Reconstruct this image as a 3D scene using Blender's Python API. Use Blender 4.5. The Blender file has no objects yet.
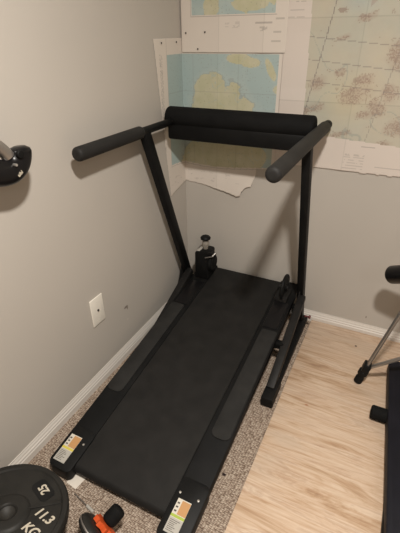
import bpy, bmesh, math, random
from mathutils import Vector, Matrix, noise
random.seed(7)
C = bpy.context.scene.collection
sc = bpy.context.scene
PI = math.pi

# ------------------------------------------------------------------ materials
def mat(name, col=(.5, .5, .5), rough=.5, metal=0.0, spec=.5):
    m = bpy.data.materials.new(name); m.use_nodes = True
    b = m.node_tree.nodes['Principled BSDF']
    b.inputs['Base Color'].default_value = (*col, 1)
    b.inputs['Roughness'].default_value = rough
    b.inputs['Metallic'].default_value = metal
    b.inputs['Specular IOR Level'].default_value = spec
    return m
class N:
    def __init__(s, m): s.t = m.node_tree; s.b = s.t.nodes['Principled BSDF']
    def n(s, k, **kw):
        o = s.t.nodes.new(k)
        for a, v in kw.items():
            if a.startswith('i_'): o.inputs[a[2:].replace('_', ' ')].default_value = v
            else: setattr(o, a, v)
        return o
    def l(s, a, b): s.t.links.new(a, b)
    def pos(s, scale=(1, 1, 1), rot=(0, 0, 0), loc=(0, 0, 0)):
        g = s.n('ShaderNodeTexCoord'); mp = s.n('ShaderNodeMapping')
        mp.inputs['Scale'].default_value = scale; mp.inputs['Rotation'].default_value = rot; mp.inputs['Location'].default_value = loc
        s.l(g.outputs['Object'], mp.inputs[0]); return mp.outputs[0]
    def noise(s, vec, scale, detail=3, rough=.5):
        o = s.n('ShaderNodeTexNoise'); o.inputs['Scale'].default_value = scale
        o.inputs['Detail'].default_value = detail; o.inputs['Roughness'].default_value = rough
        s.l(vec, o.inputs['Vector']); return o.outputs['Fac']
    def ramp(s, fac, stops):
        r = s.n('ShaderNodeValToRGB'); e = r.color_ramp.elements
        while len(e) < len(stops): e.new(.5)
        for k, (p, c) in enumerate(stops): e[k].position = p; e[k].color = (*c, 1)
        s.l(fac, r.inputs[0]); return r.outputs[0]
    def mix(s, fac, a, b, mode='MIX'):
        m = s.n('ShaderNodeMix', data_type='RGBA', blend_type=mode)
        for sock, v in ((m.inputs[0], fac), (m.inputs[6], a), (m.inputs[7], b)):
            if hasattr(v, 'is_linked'): s.l(v, sock)
            else: sock.default_value = v if not isinstance(v, tuple) else (*v, 1)
        return m.outputs[2]
    def bump(s, h, strength=.3, dist=.002):
        b = s.n('ShaderNodeBump'); b.inputs['Strength'].default_value = strength; b.inputs['Distance'].default_value = dist
        s.l(h, b.inputs['Height']); s.l(b.outputs[0], s.b.inputs['Normal'])
    def spot(s, center, radii):   # mask: 1 inside an ellipsoid
        g = s.n('ShaderNodeTexCoord'); v = s.n('ShaderNodeVectorMath', operation='SUBTRACT')
        s.l(g.outputs['Object'], v.inputs[0]); v.inputs[1].default_value = center
        d = s.n('ShaderNodeVectorMath', operation='DIVIDE'); s.l(v.outputs[0], d.inputs[0]); d.inputs[1].default_value = radii
        le = s.n('ShaderNodeVectorMath', operation='LENGTH'); s.l(d.outputs[0], le.inputs[0])
        r = s.n('ShaderNodeMapRange'); r.inputs['From Min'].default_value = 1.25; r.inputs['From Max'].default_value = .6
        s.l(le.outputs['Value'], r.inputs['Value']); return r.outputs[0]

def wall_mat(name, base, marks=()):
    m = mat(name, base, .75, spec=.25); n = N(m)
    p = n.pos()
    c = n.ramp(n.noise(p, 1.3, 2), [(.3, tuple(x*.97 for x in base)), (.7, tuple(x*1.03 for x in base))])
    for ctr, rad, col in marks: c = n.mix(n.spot(ctr, rad), c, col)
    n.l(c, n.b.inputs['Base Color'])
    n.bump(n.noise(p, 190, 2), .12, .001)
    return m
WALL = (.48, .445, .40)
m_wall = wall_mat('wall_paint', WALL)
m_wall_left = wall_mat('wall_paint_left', WALL, [((0, -.662, .276), (.05, .016, .007), (.2, .17, .15)),
    ((0, -.652, .268), (.05, .006, .012), (.24, .2, .17)), ((0, -.66, .2), (.05, .006, .007), (.55, .5, .44))])
m_wall_back = wall_mat('wall_paint_back', WALL, [((1.083, 0, .111), (.003, .05, .007), (.2, .16, .13))])
m_ceil = mat('ceiling_paint', (.7, .68, .64), .9)
m_trim = mat('trim_paint', (.68, .64, .59), .4)

m_carpet = mat('berber_carpet', (.3, .24, .19), .95, spec=.1); n = N(m_carpet)
p = n.pos(rot=(0, 0, .06)); pd = n.n('ShaderNodeMapping'); pd.inputs['Scale'].default_value = (1, 2.1, 1); n.l(p, pd.inputs[0])
warp = n.n('ShaderNodeVectorMath', operation='ADD'); wn = n.n('ShaderNodeTexNoise'); wn.inputs['Scale'].default_value = 60; n.l(p, wn.inputs['Vector'])
ws = n.n('ShaderNodeVectorMath', operation='SCALE'); ws.inputs['Scale'].default_value = .007; n.l(wn.outputs['Color'], ws.inputs[0])
n.l(pd.outputs[0], warp.inputs[0]); n.l(ws.outputs[0], warp.inputs[1])
vo = n.n('ShaderNodeTexVoronoi'); vo.inputs['Scale'].default_value = 98; vo.inputs['Randomness'].default_value = .55; n.l(warp.outputs[0], vo.inputs['Vector'])
vr = n.n('ShaderNodeSeparateColor'); n.l(vo.outputs['Color'], vr.inputs[0])
loop = n.ramp(vr.outputs[0], [(0, (.36, .28, .22)), (.35, (.46, .37, .295)), (.7, (.55, .45, .365)), (1, (.64, .54, .44))])
gap = n.ramp(vo.outputs['Distance'], [(.25, (1, 1, 1)), (.7, (.36, .31, .28))])
c = n.mix(1.0, loop, gap, 'MULTIPLY')
c = n.mix(n.spot((.721, -1.093, 0), (.009, .006, .05)), c, (.03, .02, .02))
n.l(c, n.b.inputs['Base Color'])
inv = n.n('ShaderNodeMath', operation='SUBTRACT'); inv.inputs[0].default_value = 1; n.l(vo.outputs['Distance'], inv.inputs[1])
n.bump(inv.outputs[0], .9, .006)

m_ply = mat('pine_board', (.6, .45, .3), .42, spec=.35); n = N(m_ply)
p = n.pos(scale=(.75, 4.6, 1), rot=(0, 0, -.07))
wv = n.n('ShaderNodeTexNoise'); wv.inputs['Scale'].default_value = 2.9; wv.inputs['Detail'].default_value = 9; wv.inputs['Roughness'].default_value = .62; wv.inputs['Distortion'].default_value = 1.6
n.l(p, wv.inputs['Vector'])
base = n.ramp(wv.outputs['Fac'], [(.30, (.36, .235, .15)), (.40, (.52, .37, .25)), (.47, (.62, .475, .35)), (.54, (.67, .53, .405)), (.60, (.57, .43, .32)), (.66, (.69, .56, .435)), (.78, (.56, .41, .29))])
p2 = n.pos(scale=(1, 26, 1), rot=(0, 0, -.05))
fine = n.ramp(n.noise(p2, 4, 4, .7), [(.35, (.8, .7, .62)), (.6, (1, 1, 1))])
c = n.mix(.85, base, fine, 'MULTIPLY')
p3 = n.pos(scale=(2, 16, 1), rot=(0, 0, -.1))
streak = n.ramp(n.noise(p3, 2.2, 2, .5), [(.66, (0, 0, 0)), (.72, (1, 1, 1))])
c = n.mix(n.mix(.55, (0., 0., 0.), streak), c, (.36, .21, .14))
p4 = n.pos(scale=(1.2, 3, 1), loc=(3, 1, 0))
c = n.mix(n.mix(.4, (0., 0., 0.), n.ramp(n.noise(p4, 2.4, 3), [(.55, (0, 0, 0)), (.68, (1, 1, 1))])), c, (.52, .42, .33))
c = n.mix(n.spot((1.067, -.141, 0), (.006, .006, .1)), c, (.05, .03, .02))
c = n.mix(n.spot((.925, -.64, 0), (.008, .004, .1)), c, (.4, .17, .09))
n.l(c, n.b.inputs['Base Color']); n.bump(wv.outputs['Fac'], .15, .002)

def rubbery(name, v, rough, bump=0, sc_=300, tint=(1, 1, 1), spec=.22):
    m = mat(name, tuple(v*t for t in tint), rough, spec=spec); n = N(m)
    p = n.pos(); c = n.ramp(n.noise(p, 14, 4), [(.3, tuple(v*t*.8 for t in tint)), (.7, tuple(v*t*1.25 for t in tint))])
    n.l(c, n.b.inputs['Base Color'])
    if bump: n.bump(n.noise(p, sc_, 2), bump, .0008)
    return m
m_blk = rubbery('black_powder_coat', .0065, .5, .1, spec=.13)
m_rail = rubbery('black_rail_plastic', .007, .6, .15, spec=.12)
m_pad = rubbery('dark_grey_foot_pad', .019, .8, .5, 420, (1, .97, .92))
m_belt = rubbery('black_belt_rubber', .0125, .62, .35, 500, (1.05, 1, .94))
m_foam = rubbery('black_foam', .0065, .8, .4, 350, spec=.12)
m_grip = rubbery('dark_grey_foam_grip', .017, .62, .3, 350, (1.05, 1, .95))
m_cap = rubbery('black_plastic_cap', .0075, .5, spec=.15)
m_brace = rubbery('charcoal_tube', .014, .5, .1, 300, (1.06, 1, .95), .15)
m_iron = rubbery('black_weight_rubber', .018, .5, .25, 220, (1.05, 1, .9))
m_irondark = rubbery('black_recess', .008, .6)
m_letter = mat('pale_lettering', (.50, .45, .36), .6)
m_steel = mat('grey_metal', (.36, .34, .32), .38, .85)
m_steel2 = mat('brushed_tube', (.33, .30, .27), .35, .7)
m_screw = mat('bright_screw', (.7, .68, .64), .3, .8)
m_plate = mat('ivory_plate', (.80, .76, .68), .35)
m_dark = mat('dark_hole', (.02, .018, .015), .6)
m_orange = rubbery('orange_plastic', .5, .45, .0, 300, (1.15, .17, .04))
m_gloss = mat('gloss_black', (.007, .0065, .007), .3, spec=.3)
m_navy = rubbery('blue_black_cover', .007, .6, .2, 260, (1, 1, 1.6))
m_red = mat('dark_red_plastic', (.12, .02, .02), .4)
m_clear = mat('frosted_plastic', (.26, .235, .2), .35)
m_paperwhite = mat('white_paper', (.72, .66, .58), .8)
m_label_w = mat('sticker_white', (.62, .58, .5), .5)
m_label_g = mat('sticker_grey', (.42, .40, .36), .5)
m_label_o = mat('sticker_orange', (.50, .27, .11), .5)
m_label_y = mat('sticker_yellow', (.62, .52, .08), .5)
m_label_lime = mat('sticker_lime', (.36, .46, .06), .5)
m_label_ink = mat('sticker_ink', (.08, .07, .06), .5)

# ------------------------------------------------------------------ mesh helpers
def link(name, bm, m, parent=None, smooth=None, mats=None):
    me = bpy.data.meshes.new(name)
    bmesh.ops.recalc_face_normals(bm, faces=bm.faces)
    bm.to_mesh(me); bm.free()
    for mm in (mats or [m]): me.materials.append(mm)
    if smooth is not None:
        for pl in me.polygons: pl.use_smooth = True
        try: me.set_sharp_from_angle(angle=math.radians(smooth))
        except Exception: pass
    o = bpy.data.objects.new(name, me); C.objects.link(o)
    if parent is not None: o.parent = parent
    return o
def obj(name, bm, m, parent=None, smooth=35, label=None):
    o = link(name, bm, m, parent, smooth)
    if parent is not None and parent.type == 'EMPTY' : pass
    if label: o['label'] = label
    return o
def thing(name, label, cat, loc=(0, 0, 0), group=None):
    o = bpy.data.objects.new(name, None); C.objects.link(o); o.location = loc
    o.empty_display_size = .05
    o['label'] = label; o['category'] = cat
    if group: o['group'] = group
    return o
def tag(o, label, cat, group=None):
    o['label'] = label; o['category'] = cat
    if group: o['group'] = group
    return o
def struct(name, bm, m, smooth=None):
    o = link(name, bm, m, None, smooth); o['kind'] = 'structure'; return o
def merge(dst, src, M=None):
    me = bpy.data.meshes.new('tmp'); src.to_mesh(me); src.free()
    if M is not None: me.transform(M)
    dst.from_mesh(me); bpy.data.meshes.remove(me)
def box(bm, lo, hi, bev=0, M=None, seg=2):
    b = bmesh.new(); bmesh.ops.create_cube(b, size=1)
    for v in b.verts: v.co = Vector([(lo[i]+hi[i])/2 + v.co[i]*(hi[i]-lo[i]) for i in range(3)])
    if bev: bmesh.ops.bevel(b, geom=list(b.edges), offset=bev, segments=seg, profile=.5, affect='EDGES', clamp_overlap=True)
    merge(bm, b, M)
def frame(a, b, up=Vector((0, 0, 1))):
    a = Vector(a); b = Vector(b); z = (b-a).normalized()
    if abs(z.dot(up)) > .99: up = Vector((0, 1, 0))
    x = up.cross(z).normalized(); y = z.cross(x)
    M = Matrix((x, y, z)).transposed().to_4x4(); M.translation = a
    return M, (b-a).length
def beam(bm, a, b, w, h, bev=.003, up=Vector((1, 0, 0))):   # rectangular tube: h is the size along 'up' cross-section y, w the other
    M, L = frame(a, b, up); box(bm, (-w/2, -h/2, 0), (w/2, h/2, L), bev, M)
def lathe(bm, prof, a=(0, 0, 0), b=(0, 0, 1), seg=40, caps=True):   # prof = [(r, z)] along axis a->b (z in metres)
    M, L = frame(a, b); rings = []
    for r, z in prof:
        rings.append([bm.verts.new(M @ Vector((r*math.cos(t*2*PI/seg), r*math.sin(t*2*PI/seg), z))) for t in range(seg)] if r > 1e-6
                     else [bm.verts.new(M @ Vector((0, 0, z)))])
    for A, B in zip(rings, rings[1:]):
        if len(A) == 1 and len(B) == 1: continue
        for t in range(seg):
            u = (t+1) % seg
            if len(A) == 1: bm.faces.new((A[0], B[t], B[u]))
            elif len(B) == 1: bm.faces.new((A[t], A[u], B[0]))
            else: bm.faces.new((A[t], A[u], B[u], B[t]))
    if caps:
        if len(rings[0]) > 1: bm.faces.new(rings[0][::-1])
        if len(rings[-1]) > 1: bm.faces.new(rings[-1])
def rod(bm, a, b, r, seg=28, rnd=0):
    L = (Vector(b)-Vector(a)).length
    if rnd:
        pr = [(0, 0)]+[(r-rnd+rnd*math.sin(k*PI/12), rnd-rnd*math.cos(k*PI/12)) for k in range(7)]
        pr += [(r-rnd+rnd*math.cos(k*PI/12), L-rnd+rnd*math.sin(k*PI/12)) for k in range(7)]+[(0, L)]
        pr = [q for i, q in enumerate(pr) if i == 0 or (abs(q[0]-pr[i-1][0])+abs(q[1]-pr[i-1][1])) > 1e-7]
        lathe(bm, pr, a, b, seg)
    else: lathe(bm, [(r, 0), (r, L)], a, b, seg)
def tube_path(bm, pts, r, seg=18):
    pts = [Vector(q) for q in pts]; rings = []; up = Vector((.3, .2, .93)).normalized()
    for i, q in enumerate(pts):
        d = (pts[min(i+1, len(pts)-1)]-pts[max(i-1, 0)]).normalized()
        x = up.cross(d).normalized(); y = d.cross(x)
        rr = r(i/(len(pts)-1)) if callable(r) else r
        rings.append([bm.verts.new(q+x*rr*math.cos(t*2*PI/seg)+y*rr*math.sin(t*2*PI/seg)) for t in range(seg)])
    for A, B in zip(rings, rings[1:]):
        for t in range(seg): bm.faces.new((A[t], A[(t+1) % seg], B[(t+1) % seg], B[t]))
    bm.faces.new(rings[0][::-1]); bm.faces.new(rings[-1])
def bez(p0, p1, p2, p3, n=20):
    p0, p1, p2, p3 = map(Vector, (p0, p1, p2, p3)); out = []
    for i in range(n+1):
        t = i/n; out.append(p0*(1-t)**3+p1*3*t*(1-t)**2+p2*3*t*t*(1-t)+p3*t**3)
    return out
def prism(bm, pts, a, b, axis=0, bev=0):     # polygon in the two other axes, extruded from a to b along axis
    b_ = bmesh.new(); idx = [i for i in range(3) if i != axis]
    def mk(q, v): c = [0, 0, 0]; c[idx[0]], c[idx[1]] = q; c[axis] = v; return b_.verts.new(c)
    A = [mk(q, a) for q in pts]; B = [mk(q, b) for q in pts]
    b_.faces.new(A); b_.faces.new(B[::-1])
    for i in range(len(pts)): j = (i+1) % len(pts); b_.faces.new((A[i], B[i], B[j], A[j]))
    bmesh.ops.recalc_face_normals(b_, faces=b_.faces)
    if bev: bmesh.ops.bevel(b_, geom=list(b_.edges), offset=bev, segments=2, profile=.5, affect='EDGES', clamp_overlap=True)
    merge(bm, b_)
def rrect(x0, y0, x1, y1, r, n=6):
    rs = r if isinstance(r, (list, tuple)) else [r]*4; out = []
    for (cx, cy, a0), rr in zip(((x0, y0, PI), (x1, y0, 1.5*PI), (x1, y1, 0), (x0, y1, .5*PI)), rs):
        ox = cx+rr*(1 if cx == x0 else -1); oy = cy+rr*(1 if cy == y0 else -1)
        if rr == 0: out.append((cx, cy)); continue
        for k in range(n+1): a = a0+k*PI/2/n; out.append((ox+rr*math.cos(a), oy+rr*math.sin(a)))
    return out
def text_obj(name, s, size, M, m, parent, extrude=.0008, label=None, shear=0):
    cu = bpy.data.curves.new('t', 'FONT'); cu.body = s; cu.size = size; cu.align_x = 'CENTER'; cu.align_y = 'CENTER'
    cu.extrude = extrude; cu.shear = shear; cu.offset = size*.026
    to = bpy.data.objects.new('t', cu); C.objects.link(to)
    dg = bpy.context.evaluated_depsgraph_get(); dg.update()
    me = bpy.data.meshes.new_from_object(to.evaluated_get(dg)); bpy.data.objects.remove(to)
    me.name = name; me.materials.clear(); me.materials.append(m); me.transform(M)
    o = bpy.data.objects.new(name, me); C.objects.link(o); o.parent = parent
    if label: o['label'] = label
    return o

# ------------------------------------------------------------------ the room
X1, Y0, H = 3.1, -3.9, 2.42
bm = bmesh.new(); box(bm, (0, Y0, -.1), (X1, 0, 0)); struct('floor', bm, m_carpet)
bm = bmesh.new(); box(bm, (-.12, Y0, -.1), (0, .12, H+.1)); struct('wall_left', bm, m_wall_left)
bm = bmesh.new(); box(bm, (0, 0, -.1), (X1+.12, .12, H+.1)); struct('wall_back', bm, m_wall_back)
bm = bmesh.new(); box(bm, (X1, Y0, -.1), (X1+.12, 0, H+.1)); struct('wall_right', bm, m_wall)
bm = bmesh.new(); box(bm, (-.12, Y0-.12, -.1), (X1+.12, Y0, H+.1)); struct('wall_front', bm, m_wall)
bm = bmesh.new(); box(bm, (0, Y0, H), (X1, 0, H+.1)); struct('ceiling', bm, m_ceil)
prof = [(0, 0), (.013, 0), (.013, .030), (.0105, .033), (.0105, .042), (.0075, .046), (.0065, .054), (.0035, .060), (.003, .066), (0, .066)]
bm = bmesh.new(); prism(bm, prof, Y0, 0, axis=1); struct('baseboard_left', bm, m_trim)
bm = bmesh.new(); prism(bm, [(-d, z) for d, z in prof], 0, X1, axis=0); struct('baseboard_back', bm, m_trim)
bm = bmesh.new(); prism(bm, [(X1-d, z) for d, z in prof], Y0, 0, axis=1); struct('baseboard_right', bm, m_trim)

# board laid over the carpet
bm = bmesh.new(); box(bm, (.806, -2.42, .0005), (3.05, -.0145, .0125), .0012)
o = obj('floor_board', bm, m_ply, smooth=30); o.rotation_euler = (0, 0, 0)
tag(o, 'pale pine plywood board with brown grain laid over the carpet', 'floor board')

# wall plate
t = thing('cable_wall_plate', 'ivory wall plate with one small dark jack on the left wall', 'wall plate', (0, -.8625, .39))
b_ = bmesh.new(); box(b_, (.0003, -.041, -.0695), (.0065, .041, .0695), .0035, None, 3); obj('cover', b_, m_plate, t)
b_ = bmesh.new(); lathe(b_, [(.0052, 0), (.0052, .004), (.0032, .0045), (.0032, .001)], (.0063, 0, .002), (1, 0, .002), 20); j = obj('jack', b_, m_dark, t)
for z in (.048, -.048):
    b_ = bmesh.new(); lathe(b_, [(.003, 0), (.003, .0008), (0, .0012)], (.0063, 0, z), (1, 0, z), 14); obj('screw', b_, m_plate, t)

# ------------------------------------------------------------------ maps
def fb(x, y, s, o=4):
    v = 0; a = 1; tt = 0
    for k in range(o): v += a*noise.noise(Vector((x*s*2**k+17.3*k, y*s*2**k+5.1, 3.7+k))); tt += a; a *= .55
    return v/tt
def mapmat():
    m = mat('printed_paper', (.7, .7, .7), .72, spec=.2); n = N(m)
    a = n.n('ShaderNodeVertexColor'); a.layer_name = 'print'; n.l(a.outputs['Color'], n.b.inputs['Base Color'])
    n.bump(n.noise(n.pos(), 7, 2), .2, .006)
    return m
m_map = mapmat()
def lerp(a, b, t): return tuple(x+(y-x)*t for x, y in zip(a, b))
PAPER = (.67, .61, .545)
def paper(name, label, inside, color, u0, u1, z0, z1, off, folds_u, folds_z, step=.0035, curl=None, cornerwrap=False):
    """u = x on the back wall; negative u continues round the corner onto the left wall"""
    bm = bmesh.new(); lay = bm.loops.layers.color.new('print')
    nu = int((u1-u0)/step); nz = int((z1-z0)/step); V = {}; T = .0006
    def place(u, z):
        w = off + .0012*(1+fb(u, z, 5, 2))
        for f in folds_u: w += .0025*max(0, 1-abs(u-f)/.05)
        for f in folds_z: w += .0025*max(0, 1-abs(z-f)/.05)
        if curl: w += curl(u, z)
        if cornerwrap and u < w: return Vector((w, min(u, 0)-w if u < -w else -w, z)) if u < 0 else Vector((w, -w, z))
        return Vector((max(u, w if cornerwrap else u), -w, z))
    keep = {}
    for i in range(nu):
        for k in range(nz):
            u = u0+(i+.5)*(u1-u0)/nu; z = z0+(k+.5)*(z1-z0)/nz
            if inside(u, z): keep[(i, k)] = (u, z)
    def vv(i, k):
        if (i, k) not in V: V[(i, k)] = bm.verts.new(place(u0+i*(u1-u0)/nu, z0+k*(z1-z0)/nz))
        return V[(i, k)]
    cols = {}
    for (i, k), (u, z) in keep.items():
        f = bm.faces.new((vv(i, k), vv(i+1, k), vv(i+1, k+1), vv(i, k+1)))
        c = color(u, z)
        g = 1.0
        for f_ in folds_u:
            if abs(u-f_) < step*.6: g = .9
        for f_ in folds_z:
            if abs(z-f_) < step*.6: g = .88
        c = tuple(max(0, min(1, q*g)) for q in c)
        # the colour layer is stored as sRGB bytes
        for lp in f.loops: lp[lay] = (*[q**(1/2.2) for q in c], 1)
    me = bpy.data.meshes.new(name); bm.to_mesh(me); bm.free()
    me.materials.append(m_map)
    for pl in me.polygons: pl.use_smooth = True
    o = bpy.data.objects.new(name, me); C.objects.link(o)
    so = o.modifiers.new('thickness', 'SOLIDIFY'); so.thickness = .0004; so.offset = 0
    tag(o, label, 'map'); return o

def ell(u, z, cu, cz, ru, rz, rot=0):
    du, dz = u-cu, z-cz; c, s = math.cos(rot), math.sin(rot)
    a = du*c+dz*s; b = -du*s+dz*c
    return math.sqrt((a/ru)**2+(b/rz)**2)
SEA = (.39, .475, .465); SEA2 = (.45, .52, .49); LAND = (.50, .485, .32); LAND2 = (.57, .54, .40); INK = (.22, .19, .18)
def coast(u, z):
    n_ = fb(u, z, 7, 5)*.9
    d = min(ell(u, z, .215, 1.10, .15, .19), ell(u, z, .17, 1.21, .10, .09), ell(u, z, .20, .86, .19, .12), ell(u, z, .30, 1.0, .10, .13),
            ell(u, z, .455, 1.305, .016, .05, .5)*1.05, ell(u, z, .30, 1.345, .06, .022)*1.05, ell(u, z, .50, 1.22, .03, .02)*1.1,
            ell(u, z, .36, 1.33, .05, .02)*1.1, ell(u, z, .42, .90, .04, .05)*1.1)
    return d+n_
def col_lower(u, z):
    zb = .842-.012*math.sin(u*9)
    if u < -.146 or u > .492 or z > 1.366 or z < zb:
        c = PAPER
        if -.214 < u < -.190 and .93 < z < 1.37 and noise.noise(Vector((u*300, z*170, 1))) > .05: c = lerp(PAPER, INK, .4)
        if abs(u+.150) < .002 and z > .84: c = lerp(PAPER, INK, .35)
        if abs(z-zb+.008) < .002 and u < .45 and u > -.15: c = lerp(PAPER, INK, .35)
        if -.19 < u < .38 and .735 < z < .80 and fb(u, z*3, 30, 2) > .35: c = lerp(PAPER, INK, .22)
        return c
    d = coast(u, z); g = fb(u, z, 22, 3)
    if d < 1.0: c = lerp(LAND, LAND2, .5+g)
    else:
        c = lerp(SEA, SEA2, min(1, max(0, (1.35-d)*2.2+g*.4)))
        if d < 1.05: c = lerp(c, INK, .25)
        if noise.noise(Vector((u*210, z*210, 4))) > .52: c = lerp(c, INK, .35)
    if d < 1 and noise.noise(Vector((u*120, z*120, 9))) > .5: c = lerp(c, (.3, .3, .18), .35)
    if d < .97 and abs(fb(u, z, 9, 3)) < .012: c = lerp(c, SEA, .5)
    if min(abs(u-.062), abs(u-.30), abs(z-1.20), abs(z-1.02)) < .0018: c = lerp(c, INK, .22)
    if math.hypot(u-.395, z-1.06) < .040 and abs(math.hypot(u-.395, z-1.06)-.034) < .003: c = lerp(c, INK, .4)
    if u > .46 and z < 1.0 and z > .9: c = lerp(c, LAND, .3)
    return c
tear = [(-.30, .690), (-.172, .690), (0, .731), (.11, .722), (.17, .712), (.24, .700), (.315, .683), (.335, .690), (.342, .713), (.365, .738), (.39, .748), (.40, .77), (.412, .80), (.414, .83)]
def tear_z(u):
    for (a, b), (c, d) in zip(tear, tear[1:]):
        if a <= u <= c: return b+(d-b)*(u-a)/(c-a)+.0035*noise.noise(Vector((u*60, 0, 0)))
    return .83
def in_lower(u, z):
    if u < -.256+(1.431-z)*.115: return False
    if u > .53: return False
    if u > .414: return z > .842-.012*math.sin(u*9)-.004
    return z > tear_z(u)
paper('coastal_map', 'blue and green coastal map with a torn bottom edge, wrapped round the room corner', in_lower, col_lower,
      -.27, .53, .66, 1.432, .0012, [.194], [1.10], curl=lambda u, z: .012*max(0, min(1, (.80-z)/.1))*max(0, min(1, (u-.05)/.3)), cornerwrap=True)
def col_upper(u, z):
    if u < .062 or z < 1.522 or u > .462:
        c = PAPER
        if abs(z-1.516) < .002 and u > .055 and u < .47: c = lerp(PAPER, INK, .45)
        if abs(u-.056) < .002 and z > 1.516: c = lerp(PAPER, INK, .3)
        if .23 < u < .30 and 1.47 < z < 1.50 and fb(u, z*4, 40, 2) > .1: c = lerp(PAPER, INK, .2)
        if .375 < u < .45 and abs(z-1.487) < .003: c = lerp(PAPER, INK, .45)
        if .395 < u < .43 and 1.455 < z < 1.474 and fb(u, z*3, 60, 2) > -.1: c = lerp(PAPER, INK, .35)
        for (a, b, e) in ((.485, 1.50, .02), (.475, 1.452, .018), (.472, 1.415, .02)):
            if abs(u-a) < e and abs(z-b) < .003: c = lerp(PAPER, INK, .35)
        return c
    d = min(ell(u, z, .38, 1.72, .17, .18), ell(u, z, .16, 1.6, .04, .12), ell(u, z, .34, 1.56, .09, .03))+fb(u, z, 9, 4)*.8
    g = fb(u, z, 22, 3)
    c = lerp(LAND, LAND2, .5+g) if d < 1 else lerp(SEA, SEA2, .5+g)
    if noise.noise(Vector((u*150, z*150, 4))) > .5: c = lerp(c, INK, .3)
    return c
paper('sea_chart', 'upper blue and green chart with wide blank bottom margin, pinned above the coastal map',
      lambda u, z: z > 1.370-.002*u, col_upper, .006, .518, 1.36, 2.02, .0062, [.20, .415], [1.70])
TOPO = (.52, .475, .38); TOPO2 = (.475, .465, .39); BROWN = (.27, .19, .155)
def col_topo(u, z):
    zb = 1.034-.065*(u-.75)
    ub = .614+(1.554-z)*.03
    if u < ub or z < zb:
        c = lerp(PAPER, (.62, .55, .50), .5)
        if z > 1.49 and u < ub-.02 and ((z-1.5) % .028) < .004 and fb(u, z, 20, 2) > 0: c = lerp(c, INK, .3)
        if .83 < u < .92 and .90 < z < .97 and (z % .012) < .005 and fb(u, z, 50, 2) > -.1: c = lerp(c, INK, .3)
        if z < zb and abs(z-zb+.02) < .002 and .90 < u < .96: c = lerp(c, INK, .45)
        if abs(z-.92) < .002 and .97 < u < 1.08: c = lerp(c, INK, .35)
        return c
    g = fb(u, z, 5, 3)
    c = lerp(TOPO, TOPO2, max(0, min(1, .5+g*1.6)))
    c = lerp(c, (.58, .50, .32), .55*max(0, 1-ell(u, z, .80, 1.20, .16, .13)))
    c = lerp(c, (.40, .46, .45), .6*max(0, 1-ell(u, z, .80, 1.56, .10, .06)))
    # contour lines where the ground is hilly
    hill = 0
    for cu, cz, ru, rz in ((.675, 1.255, .05, .04), (.84, 1.215, .09, .045), (.93, 1.17, .05, .05), (.97, 1.36, .05, .06), (.975, 1.22, .05, .05),
                           (.66, 1.15, .07, .03), (.9, 1.14, .06, .025), (.76, 1.43, .04, .018), (.86, 1.27, .06, .03), (.98, 1.02, .06, .02), (1.0, 1.40, .05, .05), (.84, 1.5, .05, .02), (1.05, 1.1, .1, .05), (.76, 1.3, .03, .02), (1.2, 1.3, .15, .2), (1.2, 1.7, .2, .1), (.80, 1.05, .06, .015)):
        hill = max(hill, 1-ell(u, z, cu, cz, ru, rz, .3))
    h = fb(u, z, 26, 4); k = max(0, min(1, hill*1.5+.12+h*1.3))*max(0, min(1, .25+hill*2.5))
    c = lerp(c, (.40, .31, .25), .55*k)
    if k > .25 and noise.noise(Vector((u*150, z*150, 2)))+.7*k > .70: c = lerp(c, BROWN, .40)
    if k > .12 and abs(fb(u, z, 24, 3)) < .03: c = lerp(c, BROWN, .4)
    if abs(fb(u+3, z, 3.2, 3)) < .006: c = lerp(c, (.3, .33, .3), .45)
    # graticule, leaning like the sheet
    a = u-.709+(1.551-z)*.19
    if abs(a) < .0022: c = lerp(c, INK, .75 if int(z*90) % 3 else .35)
    if abs(a-.30) < .0018: c = lerp(c, INK, .4)
    for zz in (1.595, 1.43, 1.345, 1.262):
        if abs(z-zz+.10*(u-.64)+.0) < .0018: c = lerp(c, INK, .5)
    if ell(u, z, .735, 1.523, .014, .008) < 1.1: c = lerp(c, BROWN, .6)
    if abs((z-1.56)-(u-.86)*1.0) < .012 and u > .84: c = lerp(c, (.36, .27, .24), .5)
    return c
paper('topographic_map', 'large tan topographic map with brown contour patches on the right of the back wall',
      lambda u, z: z > .886-.004*(u-.73)+.002*noise.noise(Vector((u*20, 0, 0))) and u > .508, col_topo, .508, 1.45, .87, 2.04, .0035, [.83, 1.14], [1.181, 1.50], step=.0042)
for k, (u, z, y) in enumerate(((.032, 1.452, -.0118), (.132, 1.455, -.0118), (.094, 1.386, -.0118))):
    b_ = bmesh.new(); lathe(b_, [(0, 0), (.0035, 0), (.0035, .002), (.002, .0035), (0, .0035)], (u, y, z), (u, y-1, z), 12)
    tag(obj('push_pin', b_, m_dark, smooth=30), ['dark push pin in the blank map margin, nearest the room corner', 'dark push pin in the blank map margin, the rightmost one', 'dark push pin low in the blank map margin, just above the coastal map'][k], 'push pin', 'push pins in the maps')
for k, (yy, z) in enumerate(((-.199, 1.415), (-.063, 1.416))):
    b_ = bmesh.new(); lathe(b_, [(0, 0), (.0035, 0), (.0035, .002), (.002, .0035), (0, .0035)], (.0065, yy, z), (1, yy, z), 12)
    tag(obj('push_pin', b_, m_dark, smooth=30), ['dark push pin at the left top corner of the coastal map', 'dark push pin at the coastal map top, on the left wall near the corner'][k], 'push pin', 'push pins in the maps')

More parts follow.
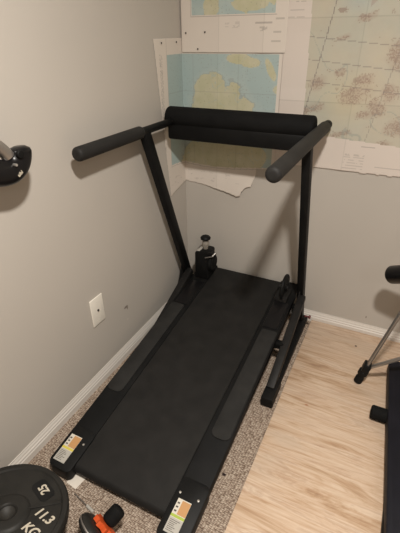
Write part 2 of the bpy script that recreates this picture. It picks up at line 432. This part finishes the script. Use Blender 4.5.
# ------------------------------------------------------------------ treadmill
T = thing('treadmill', 'black manual treadmill with foam grips standing in the corner on the carpet', 'treadmill', (.41, -.7, 0))
TI = Matrix.Translation((-.41, .7, 0))
def part(name, bm, m, parent=None, smooth=35, label=None):
    bm.transform(TI)
    o = link(name, bm, m, None, smooth); o.parent = parent or T
    if label: o['label'] = label
    return o
ZN, SL = .052, .133                       # height of the rail top over y
def zt(y): return ZN+SL*(y+1.38)
ang = math.atan(SL)
MS = Matrix.Shear('XZ', 4, (0, 0)) if False else None
def slanted(bm):                          # built flat with z=0 at the rail top, then tilted
    for v in bm.verts: v.co.z += zt(v.co.y)
    return bm
for s, (x0, x1) in ((0, (.112, .216)), (1, (.610, .716))):
    # long side rail with rounded near end
    b_ = bmesh.new()
    pts = rrect(x0, -1.25, x1, -.022, .008)
    prism(b_, pts, -.038, 0, axis=2, bev=.004)
    rail = part('side_rail', slanted(b_), m_rail)
    b_ = bmesh.new()
    prism(b_, rrect(*((x0+.006, -1.01, x1-.022, -.41) if s == 0 else (x0+.022, -1.03, x1-.006, -.42)), [.026, .026, .010, .010]), .0003, .0065, axis=2, bev=.002)
    part('foot_pad', slanted(b_), m_pad, rail)
    b_ = bmesh.new(); prism(b_, rrect(x0+.016, -.40, x1-.012, -.20, .008), .0003, .003, axis=2, bev=.001)
    part('rail_cover', slanted(b_), m_gloss, rail)
    # end cap
    b_ = bmesh.new()
    ec = rrect(x0+.002*(1-s), -1.374-.038*s, x1+.004, -1.205, [.028, .02, .02, .02])
    prism(b_, ec, -.044, .006, axis=2, bev=.006)
    cap = part('end_cap', slanted(b_), m_cap)
    for q in range(2):
        sx = x0+.018+q*.07; b_ = bmesh.new(); lathe(b_, [(.0042, 0), (.0042, .001), (0, .0025)], (sx, -1.262+.0, zt(-1.262)+.006), (sx, -1.262, 9), 14)
        part('screw', b_, m_screw, cap)
    # warning sticker
    c0, c1 = (.127, .179) if s == 0 else (.632, .682)
    y0, y1 = (-1.352, -1.243) if s == 0 else (-1.388, -1.280)
    def st(a0, b0, a1, b1, h, m_, nm, par):
        b_ = bmesh.new(); prism(b_, [(c0+(c1-c0)*a0, y0+(y1-y0)*b0), (c0+(c1-c0)*a1, y0+(y1-y0)*b0), (c0+(c1-c0)*a1, y0+(y1-y0)*b1), (c0+(c1-c0)*a0, y0+(y1-y0)*b1)], h, h+.0004, axis=2)
        return part(nm, slanted(b_), m_, par, None)
    stk = st(0, 0, 1, 1, .0062, m_label_w, 'warning_sticker', cap)
    # its printing is joined into the sticker as extra material slots
    extra = [(0.0, 0.0, 1, .43, m_label_g), (0, .45, 1, .53, m_label_y if s == 0 else m_label_lime), (.36, .55, .99, .97, m_label_o)]
    for r_ in range(7): extra.append((.1, .06+r_*.05, .5+.4*random.random(), .075+r_*.05, m_label_ink))
    for r_ in range(3): extra.append((.08, .60+r_*.12, .25, .65+r_*.12, m_label_ink))
    me = stk.data; bm = bmesh.new(); bm.from_mesh(me)
    for k, (a0, b0, a1, b1, m_) in enumerate(extra):
        h = .0067 if m_ is not m_label_ink else .0070
        q = bmesh.new(); prism(q, [(c0+(c1-c0)*a0, y0+(y1-y0)*b0), (c0+(c1-c0)*a1, y0+(y1-y0)*b0), (c0+(c1-c0)*a1, y0+(y1-y0)*b1), (c0+(c1-c0)*a0, y0+(y1-y0)*b1)], h, h+.0003, axis=2)
        slanted(q); q.transform(TI)
        if m_.name not in [x.name for x in me.materials]: me.materials.append(m_)
        mi = [x.name for x in me.materials].index(m_.name)
        nf = len(bm.faces); merge(bm, q); bm.faces.ensure_lookup_table()
        for f in bm.faces[nf:]: f.material_index = mi
    bm.to_mesh(me); bm.free()
# running belt: a closed loop over two rollers
b_ = bmesh.new(); yN, yF, r = -1.345, -.022, .021
prof = [(yN+.02+0, 0)]
loop = []
for k in range(13): a = PI/2+k*PI/12; loop.append((yN+r+r*math.cos(a), -r+r*math.sin(a)))
for k in range(13): a = -PI/2+k*PI/12; loop.append((yF-r+r*math.cos(a), -r+r*math.sin(a)))
prism(b_, loop, .2175, .6085, axis=0)
for v in b_.verts: v.co.z += zt(v.co.y)-.002
part('running_belt', b_, m_belt, smooth=40)
b_ = bmesh.new(); rod(b_, (.205, yF-r, zt(yF-r)-.025), (.66, yF-r, zt(yF-r)-.025), .008); part('roller_axle', b_, m_steel)
b_ = bmesh.new(); box(b_, (.205, -.9, zt(-.9)-.09), (.62, -.86, zt(-.9)-.042), .004); part('cross_member', b_, m_blk)
# uprights
def yp(z): return -.082-.330*(z-.09)
ups = []
for x in (.068, .747):
    b_ = bmesh.new(); a = Vector((x, yp(.012), .012)); e = Vector((x, yp(1.088)-(.065 if x < .4 else 0), 1.088))
    beam(b_, a, e, .047, .034, .005, Vector((1, 0, 0)))
    ups.append(part('upright', b_, m_blk))
for x in (.068, .748):
    b_ = bmesh.new(); rod(b_, (x, -.83, 1.094), (x, -.055, 1.094), .0165, rnd=.004); hb = part('handlebar', b_, m_blk)
    b_ = bmesh.new(); rod(b_, (x, -.905 if x < .4 else -.855, 1.094), (x, -.50 if x < .4 else -.10, 1.094), .0255, rnd=.015, seg=36); part('foam_grip', b_, m_grip, hb)
    b_ = bmesh.new(); rod(b_, (x, -.085, 1.094), (x, -.04, 1.094), .0195, rnd=.006, seg=28); part('tube_cap', b_, m_cap, hb)
# padded crossbar with the box under it
b_ = bmesh.new(); rod(b_, (.032, -.212, 1.110), (.728, -.212, 1.110), .046, rnd=.014, seg=48); cb = part('padded_crossbar', b_, m_foam)
b_ = bmesh.new(); box(b_, (.045, -.249, 1.012), (.722, -.185, 1.085), .010); part('crossbar_housing', b_, m_blk, cb)
# base feet and braces
for s, x in ((-1, .108), (1, .765)):
    b_ = bmesh.new(); beam(b_, (x, -.64, .022), (x, -.022, .022), .036, .040, .004, Vector((1, 0, 0))); ft = part('base_foot', b_, m_blk)
    b_ = bmesh.new(); box(b_, (x-.029, -.722, .001), (x+.027, -.58, .055), .007); part('foot_cap', b_, m_cap, ft)
    b_ = bmesh.new(); xb = x-.006 if s > 0 else x-.012
    beam(b_, (xb, -.655, .050), (xb, -.155, .245), .034, .038, .004, Vector((1, 0, 0))); part('brace', b_, m_brace)
    b_ = bmesh.new(); prism(b_, [(-.30, .05), (-.03, .05), (-.06, .10), (-.135, .30), (-.165, .30), (-.2, .21)], (x-.019 if s > 0 else .0475)-.0025, (x-.019 if s > 0 else .0475)+.0025, axis=0, bev=.001); part('gusset_plate', b_, m_brace)
    b_ = bmesh.new(); xi = (.116 if s < 0 else .712)
    box(b_, (min(xi, x-.012*s), -.46, .118), (max(xi, x-.012*s), -.425, .150), .004); part('hinge_bracket', b_, m_blk)
    b_ = bmesh.new(); box(b_, (min(xi, x-.012*s), -.16, .13), (max(xi, x-.012*s), -.12, .17), .004); part('hinge_bracket', b_, m_blk)
b_ = bmesh.new(); rod(b_, (.78, -.115, .10), (.803, -.115, .10), .005); rod(b_, (.801, -.115, .10), (.812, -.115, .10), .010, rnd=.003)
part('locking_pin', b_, m_red, label='dark red locking pin')
# right flywheel
fx, fy, fz = .664, -.145, .272
b_ = bmesh.new()
lathe(b_, [(.030, 0), (.067, .0), (.072, .004), (.072, .012), (.067, .016), (.058, .0125), (.02, .0125), (.016, .018), (.010, .022), (0, .022)], (fx-.012, fy, fz), (fx+1, fy, fz), 48)
fw = part('flywheel', b_, m_cap)
b_ = bmesh.new(); rod(b_, (fx-.035, fy, fz), (fx+.014, fy, fz), .012, rnd=.002); part('flywheel_hub', b_, m_brace, fw)
b_ = bmesh.new(); box(b_, (.622, -.20, .19), (.690, -.09, .236), .006); part('bearing_block', b_, m_brace)
# left tension unit
b_ = bmesh.new(); prism(b_, rrect(.140, .222, .222, .392, [.006, .006, .012, .018]), -.175, -.085, axis=1, bev=.004); tu = part('tension_housing', b_, m_cap)
b_ = bmesh.new(); lathe(b_, [(.012, 0), (.042, 0), (.047, .004), (.047, .018), (.042, .022), (.015, .019), (0, .022)], (.222, -.140, .318), (1, -.140, .318), 44); part('flywheel', b_, m_rail, tu)
b_ = bmesh.new(); lathe(b_, [(0, 0), (.014, 0), (.015, .01), (.021, .03), (.019, .042), (.012, .054), (0, .054)], (.183, -.125, .391), (.183, -.125, 9), 28); part('knob_neck', b_, m_clear, tu, label='pale translucent knob neck')
b_ = bmesh.new(); lathe(b_, [(0, 0), (.020, 0), (.028, .006), (.029, .014), (.022, .022), (0, .025)], (.183, -.125, .446), (.183, -.125, 9), 32); part('tension_knob', b_, m_cap, tu)
b_ = bmesh.new(); box(b_, (.150, -.172, .3915), (.168, -.100, .3945), .001); part('scale_plate', b_, m_label_g, tu, label='small pale grey plate on top')
b_ = bmesh.new(); rod(b_, (.205, -.180, .362), (.250, -.180, .380), .004, rnd=.001); rod(b_, (.250, -.180, .380), (.262, -.160, .397), .006, rnd=.002); part('adjuster_lever', b_, m_steel, tu)
b_ = bmesh.new(); box(b_, (.215, -.178, .380), (.262, -.150, .391), .003); part('clip', b_, m_cap, tu)

# ------------------------------------------------------------------ weight plates, bottom left
def plate(name, label, loc, R, th, tilt=(0, 0, 0), top=False, group='weight plates in the stack by the left wall'):
    t = thing(name, label, 'weight plate', loc, group); t.rotation_euler = tilt
    b_ = bmesh.new()
    lathe(b_, [(.020, .004), (R-.010, 0), (R-.002, .004), (R, .012), (R, th-.008), (R-.004, th-.001), (R-.010, th), (R-.018, th-.001), (R-.022, th-.006),
               (.066, th-.008), (.060, th-.002), (.054, th), (.030, th), (.026, th-.003), (.024, th-.006), (.022, th-.03 if th > .035 else .004)], (0, 0, 0), (0, 0, 1), 72, caps=False)
    body = obj('disc', b_, m_iron, t)
    return t, body
Pc = Vector((.197, -1.587, 0))
zc = 0.0005; labs = ['round black weight plate, lowest of the stack on the carpet', 'round black weight plate, second from the bottom of the stack', 'round black weight plate just under the large lettered plate']
for k in range(3):
    plate('weight_plate', labs[k], (.185+.003*k, -1.59-.002*k, zc), .118+.004*k, .048); zc += .0485
TP, body = plate('weight_plate', 'large black weight plate lettered 11.3 KG lying on top of the stack', (Pc.x+.036, Pc.y-.034, zc+.026), .177, .046, top=True)
TP.rotation_euler = (math.radians(-10), math.radians(2), 0)
th = .046
# raised webs, grip slot recesses, hub sleeve
for a in (45, 165, 285):
    b_ = bmesh.new()
    b2 = bmesh.new(); prism(b2, [(.058, -.003), (.154, -.009), (.154, .009), (.058, .003)], th-.010, th-.0035, axis=2, bev=.0015)
    b2.transform(Matrix.Rotation(math.radians(a), 4, 'Z')); merge(b_, b2); obj('web', b_, m_iron, TP)
for a in (73, 193, 313):
    b_ = bmesh.new(); b2 = bmesh.new(); prism(b2, rrect(.090, -.040, .138, .040, .016), th-.0085, th-.0055, axis=2)
    b2.transform(Matrix.Rotation(math.radians(a), 4, 'Z')); merge(b_, b2); obj('grip_slot', b_, m_irondark, TP)
b_ = bmesh.new(); lathe(b_, [(.0235, th-.03), (.0235, th-.006), (0, th-.028)], (0, 0, 0), (0, 0, 1), 32); obj('bore', b_, m_dark, TP)

def on_plate(x, y, deg, z=th-.0052): return Matrix.Translation((x, y, z)) @ Matrix.Rotation(math.radians(deg), 4, 'Z')

# ------------------------------------------------------------------ roller wheel with orange collar
RW = thing('exercise_roller', 'black exercise wheel with ribbed orange collar and rounded black grip on the carpet', 'exercise wheel', (.461, -1.489, 0))
ax = Vector((.36, .84, .40)).normalized(); c0 = Vector((0, -.012, .088))
b_ = bmesh.new(); lathe(b_, [(.014, -.016), (.040, -.019), (.062, -.018), (.072, -.012), (.0755, -.005), (.0755, .005), (.072, .012), (.062, .018), (.040, .019), (.014, .016)], c0, c0+ax, 56); obj('wheel', b_, m_iron, RW)
b_ = bmesh.new(); lathe(b_, [(.0765, -.003), (.0775, 0), (.0765, .003), (.0750, .003), (.0750, -.003), (.0765, -.003)], c0, c0+ax, 56, caps=False); obj('rim_band', b_, m_steel, RW, label='thin pale band round the rim')
b_ = bmesh.new()
seg = 48; prof = [(.018, .020), (1, .022), (1, .038), (.018, .041)]
M_, _ = frame(c0, c0+ax); rings = []
for r0, z0 in prof:
    ring = []
    for q in range(seg):
        rr = r0 if r0 != 1 else .037+.006*math.cos(q*2*PI*8/seg)
        ring.append(b_.verts.new(M_ @ Vector((rr*math.cos(q*2*PI/seg), rr*math.sin(q*2*PI/seg), z0))))
    rings.append(ring)
for A, B in zip(rings, rings[1:]):
    for q in range(seg): b_.faces.new((A[q], A[(q+1) % seg], B[(q+1) % seg], B[q]))
b_.faces.new(rings[0][::-1]); b_.faces.new(rings[-1]); obj('collar', b_, m_orange, RW, label='ribbed orange collar')
b_ = bmesh.new(); rod(b_, c0+ax*.041, c0+ax*.098, .0255, rnd=.012, seg=36); obj('grip', b_, m_foam, RW)
b_ = bmesh.new(); rod(b_, c0-ax*.060, c0-ax*.018, .016, rnd=.006, seg=28); obj('grip', b_, m_foam, RW)
# metal pin on the carpet
MP = thing('metal_pin', 'thin grey metal pin with thicker end lying between weights and exercise wheel', 'pin', (.297, -1.415, 0))
d = Vector((.115, -.020, 0)).normalized()
# ------------------------------------------------------------------ paper tag
b_ = bmesh.new(); b2 = bmesh.new(); box(b2, (-.026, -.030, 0), (.024, .030, .0006)); merge(b_, b2, Matrix.Translation((.232, -1.352, .0012)) @ Matrix.Rotation(-.12, 4, 'Z'))
o = obj('paper_slip', b_, m_paperwhite, smooth=None); tag(o, 'small white paper slip on the carpet beside the end of the treadmill belt', 'paper')

# ------------------------------------------------------------------ upper left machine handle
B = thing('exercise_machine', 'grey metal tube with black curved end and tiny white lettering by the left wall', 'exercise machine', (.12, -1.93, 0))
def offs(bm, l): bm.transform(Matrix.Translation([-q for q in l]))
bl = (.12, -1.93, 0)
def bpart(nm, bm, m, parent=None, label=None):
    offs(bm, bl); o = link(nm, bm, m, None, 40); o.parent = parent or B
    if label: o['label'] = label
    return o
cx = .085
P0 = Vector((cx, -1.186, 1.160))
b_ = bmesh.new(); path = bez(P0, (cx, -1.215, 1.24), (.11, -1.80, 1.60), (.12, -1.93, 1.15), 30)+bez((.12, -1.93, 1.14), (.12, -1.93, .8), (.12, -1.93, .4), (.12, -1.93, .03), 10)
tube_path(b_, path, .0185, 24); bpart('frame_tube', b_, m_steel2)
b_ = bmesh.new(); rod(b_, (.12, -1.93, .001), (.12, -1.93, .035), .10, rnd=.01, seg=48); bpart('base', b_, m_blk)
b_ = bmesh.new(); cen = bez((cx, -1.142, 1.178), (cx, -1.142, 1.12), (cx, -1.20, 1.085), (cx, -1.30, 1.165), 28)
tube_path(b_, cen, lambda t: .037*math.sqrt(max(.03, min(1, min(t*1.6+.03, 1.02-t)*9))), 32)
for v in b_.verts: v.co.x = cx+(v.co.x-cx)*.7
sh = bpart('shroud', b_, m_gloss)
b_ = bmesh.new(); rod(b_, (cx+.018, -1.164, 1.163), (cx+.030, -1.164, 1.163), .012, rnd=.003); bpart('pivot', b_, m_cap)
b_ = bmesh.new(); rod(b_, (cx+.021, -1.190, 1.140), (cx+.032, -1.190, 1.140), .004, seg=14); bpart('bolt', b_, m_screw)

# ------------------------------------------------------------------ tripod at right
TR = thing('tripod', 'grey metal tripod with black rubber feet standing on the board near the right edge', 'tripod', (1.345, -.40, .013))
tl = (1.345, -.40, .013)
def tpart(nm, bm, m, parent=None, label=None):
    offs(bm, tl); o = link(nm, bm, m, None, 40); o.parent = parent or TR
    if label: o['label'] = label
    return o
apex = Vector((1.345, -.40, .95)); feet = []
for k, a in enumerate((180, 63, -57)):
    f = Vector((1.345+.237*math.cos(math.radians(a)), -.40+.237*math.sin(math.radians(a)), .013))
    d3 = (apex-f).normalized(); top = apex+Vector((math.cos(math.radians(a)), math.sin(math.radians(a)), 0))*.03
    d3 = (top-f).normalized()
    side = Vector((0, 0, 1)).cross(d3).normalized()*.0085
    b_ = bmesh.new()
    rod(b_, f+d3*.06+side, top+side, .0068, 16); rod(b_, f+d3*.06-side, top-side, .0068, 16)
    leg = tpart('leg', b_, m_steel)
    b_ = bmesh.new(); lathe(b_, [(0, .0), (.013, .002), (.019, .008), (.019, .036), (.016, .040), (.016, .056), (.022, .059), (.022, .082), (.016, .088), (0, .089)], f-d3*.001, f+d3, 26); tpart('rubber_foot', b_, m_cap, leg)
    b_ = bmesh.new(); q = f+d3*.10; M_, L_ = frame(q, q+d3*.03); box(b_, (-.024, -.016, -.014), (.024, .016, .026), .004, M_); tpart('clamp', b_, m_cap, leg)
    b_ = bmesh.new(); e0 = f+d3*.095; e1 = Vector((1.345+.015*math.cos(math.radians(a)), -.40+.015*math.sin(math.radians(a)), .285))
    beam(b_, e0, e1, .018, .010, .001); tpart('spreader_arm', b_, m_steel, leg)
b_ = bmesh.new(); rod(b_, (1.345, -.40, .20), (1.345, -.40, 1.05), .013); tpart('centre_column', b_, m_steel)
b_ = bmesh.new(); rod(b_, (1.345, -.40, .91), (1.345, -.40, .975), .045, rnd=.008); tpart('crown', b_, m_cap)
b_ = bmesh.new(); rod(b_, (1.345, -.40, 1.04), (1.345, -.40, 1.09), .03, rnd=.005); tpart('head', b_, m_cap)
h0 = Vector((1.138, -.235, .522)); h1 = Vector((1.31, -.385, .66))
b_ = bmesh.new(); rod(b_, h0, h0+(h1-h0).normalized()*.14, .0405, rnd=.012, seg=40); gp = tpart('round_grip', b_, m_gloss)
b_ = bmesh.new(); rod(b_, h0, h1+(h1-h0).normalized()*.02, .012); tpart('grip_arm', b_, m_cap)
b_ = bmesh.new(); rod(b_, (1.345, -.40, .63), (1.345, -.40, .69), .024, rnd=.004); tpart('collar', b_, m_cap)

# ------------------------------------------------------------------ low padded bench at the right edge
BN = thing('bench', 'low blue-black padded bench with a short round roller at the right edge', 'bench', (1.31, -.75, .013))
nl = (1.31, -.75, .013)
def npart(nm, bm, m, parent=None):
    offs(bm, nl); o = link(nm, bm, m, None, 40); o.parent = parent or BN; return o
b_ = bmesh.new(); prism(b_, rrect(1.226, -1.45, 1.415, -.262, .022), .040, .085, axis=2, bev=.008)
b_.transform(Matrix.Translation((1.222, -.3, 0)) @ Matrix.Rotation(math.radians(3.6), 4, 'Z') @ Matrix.Translation((-1.222, .3, 0))); npart('padded_top', b_, m_navy)
b_ = bmesh.new(); box(b_, (1.27, -1.40, .014), (1.40, -.36, .0395), .004); npart('frame', b_, m_blk)
b_ = bmesh.new(); rod(b_, (1.182, -.585, .045), (1.26, -.585, .045), .030, rnd=.010, seg=36); npart('roller', b_, m_foam)

# ------------------------------------------------------------------ LETTERING (text on plate and shroud), pin
MARK = 1
def text_on(parent, nm, s, size, M, m=m_letter, shear=0, ex=.0006): return text_obj(nm, s, size, M, m, parent, ex, None, shear)
text_on(TP, 'lettering', '11.3', .038, on_plate(.100, .046, -4), shear=.18)
text_on(TP, 'lettering', 'KG', .038, on_plate(.098, -.004, -4), shear=.18)
text_on(TP, 'lettering', '25', .036, on_plate(.034, .112, 158, th-.0050))
Mx = Matrix.Translation((cx+.0262-.12, -1.180+1.93, 1.112)) @ Matrix(((0, 0, 1, 0), (1, 0, 0, 0), (0, 1, 0, 0), (0, 0, 0, 1))) @ Matrix.Rotation(math.radians(28), 4, 'Z')
text_obj('lettering', 'aibi', .014, Mx, m_letter, sh)
b_ = bmesh.new(); a_ = Vector((-.035, .015, .006)); e_ = Vector((.035, .0, .006)); rod(b_, a_, e_, .0018, 12)
obj('shaft', b_, m_steel, MP)
b_ = bmesh.new(); rod(b_, e_, e_+(e_-a_).normalized()*.035, .0058, rnd=.001, seg=20); obj('sleeve', b_, m_label_g, MP)

# ------------------------------------------------------------------ lights
LX, LY = 1.18, -1.74
CL = thing('ceiling_light', 'round white ceiling light fitting above the treadmill, out of view', 'ceiling light', (LX, LY, H))
b_ = bmesh.new(); lathe(b_, [(.11, -.001), (.11, -.03), (.0, -.03)], (0, 0, 0), (0, 0, 1), 40); obj('base', b_, m_plate, CL)
ld = bpy.data.lights.new('lamp', 'AREA'); ld.shape = 'DISK'; ld.size = .15; ld.energy = 60; ld.color = (1, .945, .87)
lo = bpy.data.objects.new('lamp', ld); C.objects.link(lo); lo.location = (LX, LY, H-.08)
ld2 = bpy.data.lights.new('room_lamp', 'AREA'); ld2.shape = 'DISK'; ld2.size = .5; ld2.energy = 12; ld2.color = (1, .94, .87)
lo2 = bpy.data.objects.new('room_lamp', ld2); C.objects.link(lo2); lo2.location = (2.3, -3.1, H-.06)
w = bpy.data.worlds.new('world'); sc.world = w; w.use_nodes = True
w.node_tree.nodes['Background'].inputs[0].default_value = (1, .92, .82, 1); w.node_tree.nodes['Background'].inputs[1].default_value = .3

# ------------------------------------------------------------------ camera
f_px, pitch, yaw, roll = 402.3, math.radians(30.08), math.radians(26.69), math.radians(-.83)
F = Vector((-math.sin(yaw)*math.cos(pitch), math.cos(yaw)*math.cos(pitch), -math.sin(pitch)))
R = F.cross(Vector((0, 0, 1))).normalized(); U = R.cross(F)
R2 = R*math.cos(roll)+U*math.sin(roll); U2 = -R*math.sin(roll)+U*math.cos(roll)
cd = bpy.data.cameras.new('camera'); co = bpy.data.objects.new('camera', cd); C.objects.link(co)
M = Matrix((R2, U2, -F)).transposed().to_4x4(); M.translation = (1.0656, -1.9550, 1.4493); co.matrix_world = M
cd.sensor_fit = 'AUTO'; cd.sensor_width = 36; cd.lens = f_px*36/533; cd.clip_start = .02
sc.camera = co
sc.view_settings.view_transform = 'Standard'; sc.view_settings.look = 'None'
sc.view_settings.exposure = 0; sc.view_settings.gamma = 1; sc.view_settings.use_curve_mapping = False
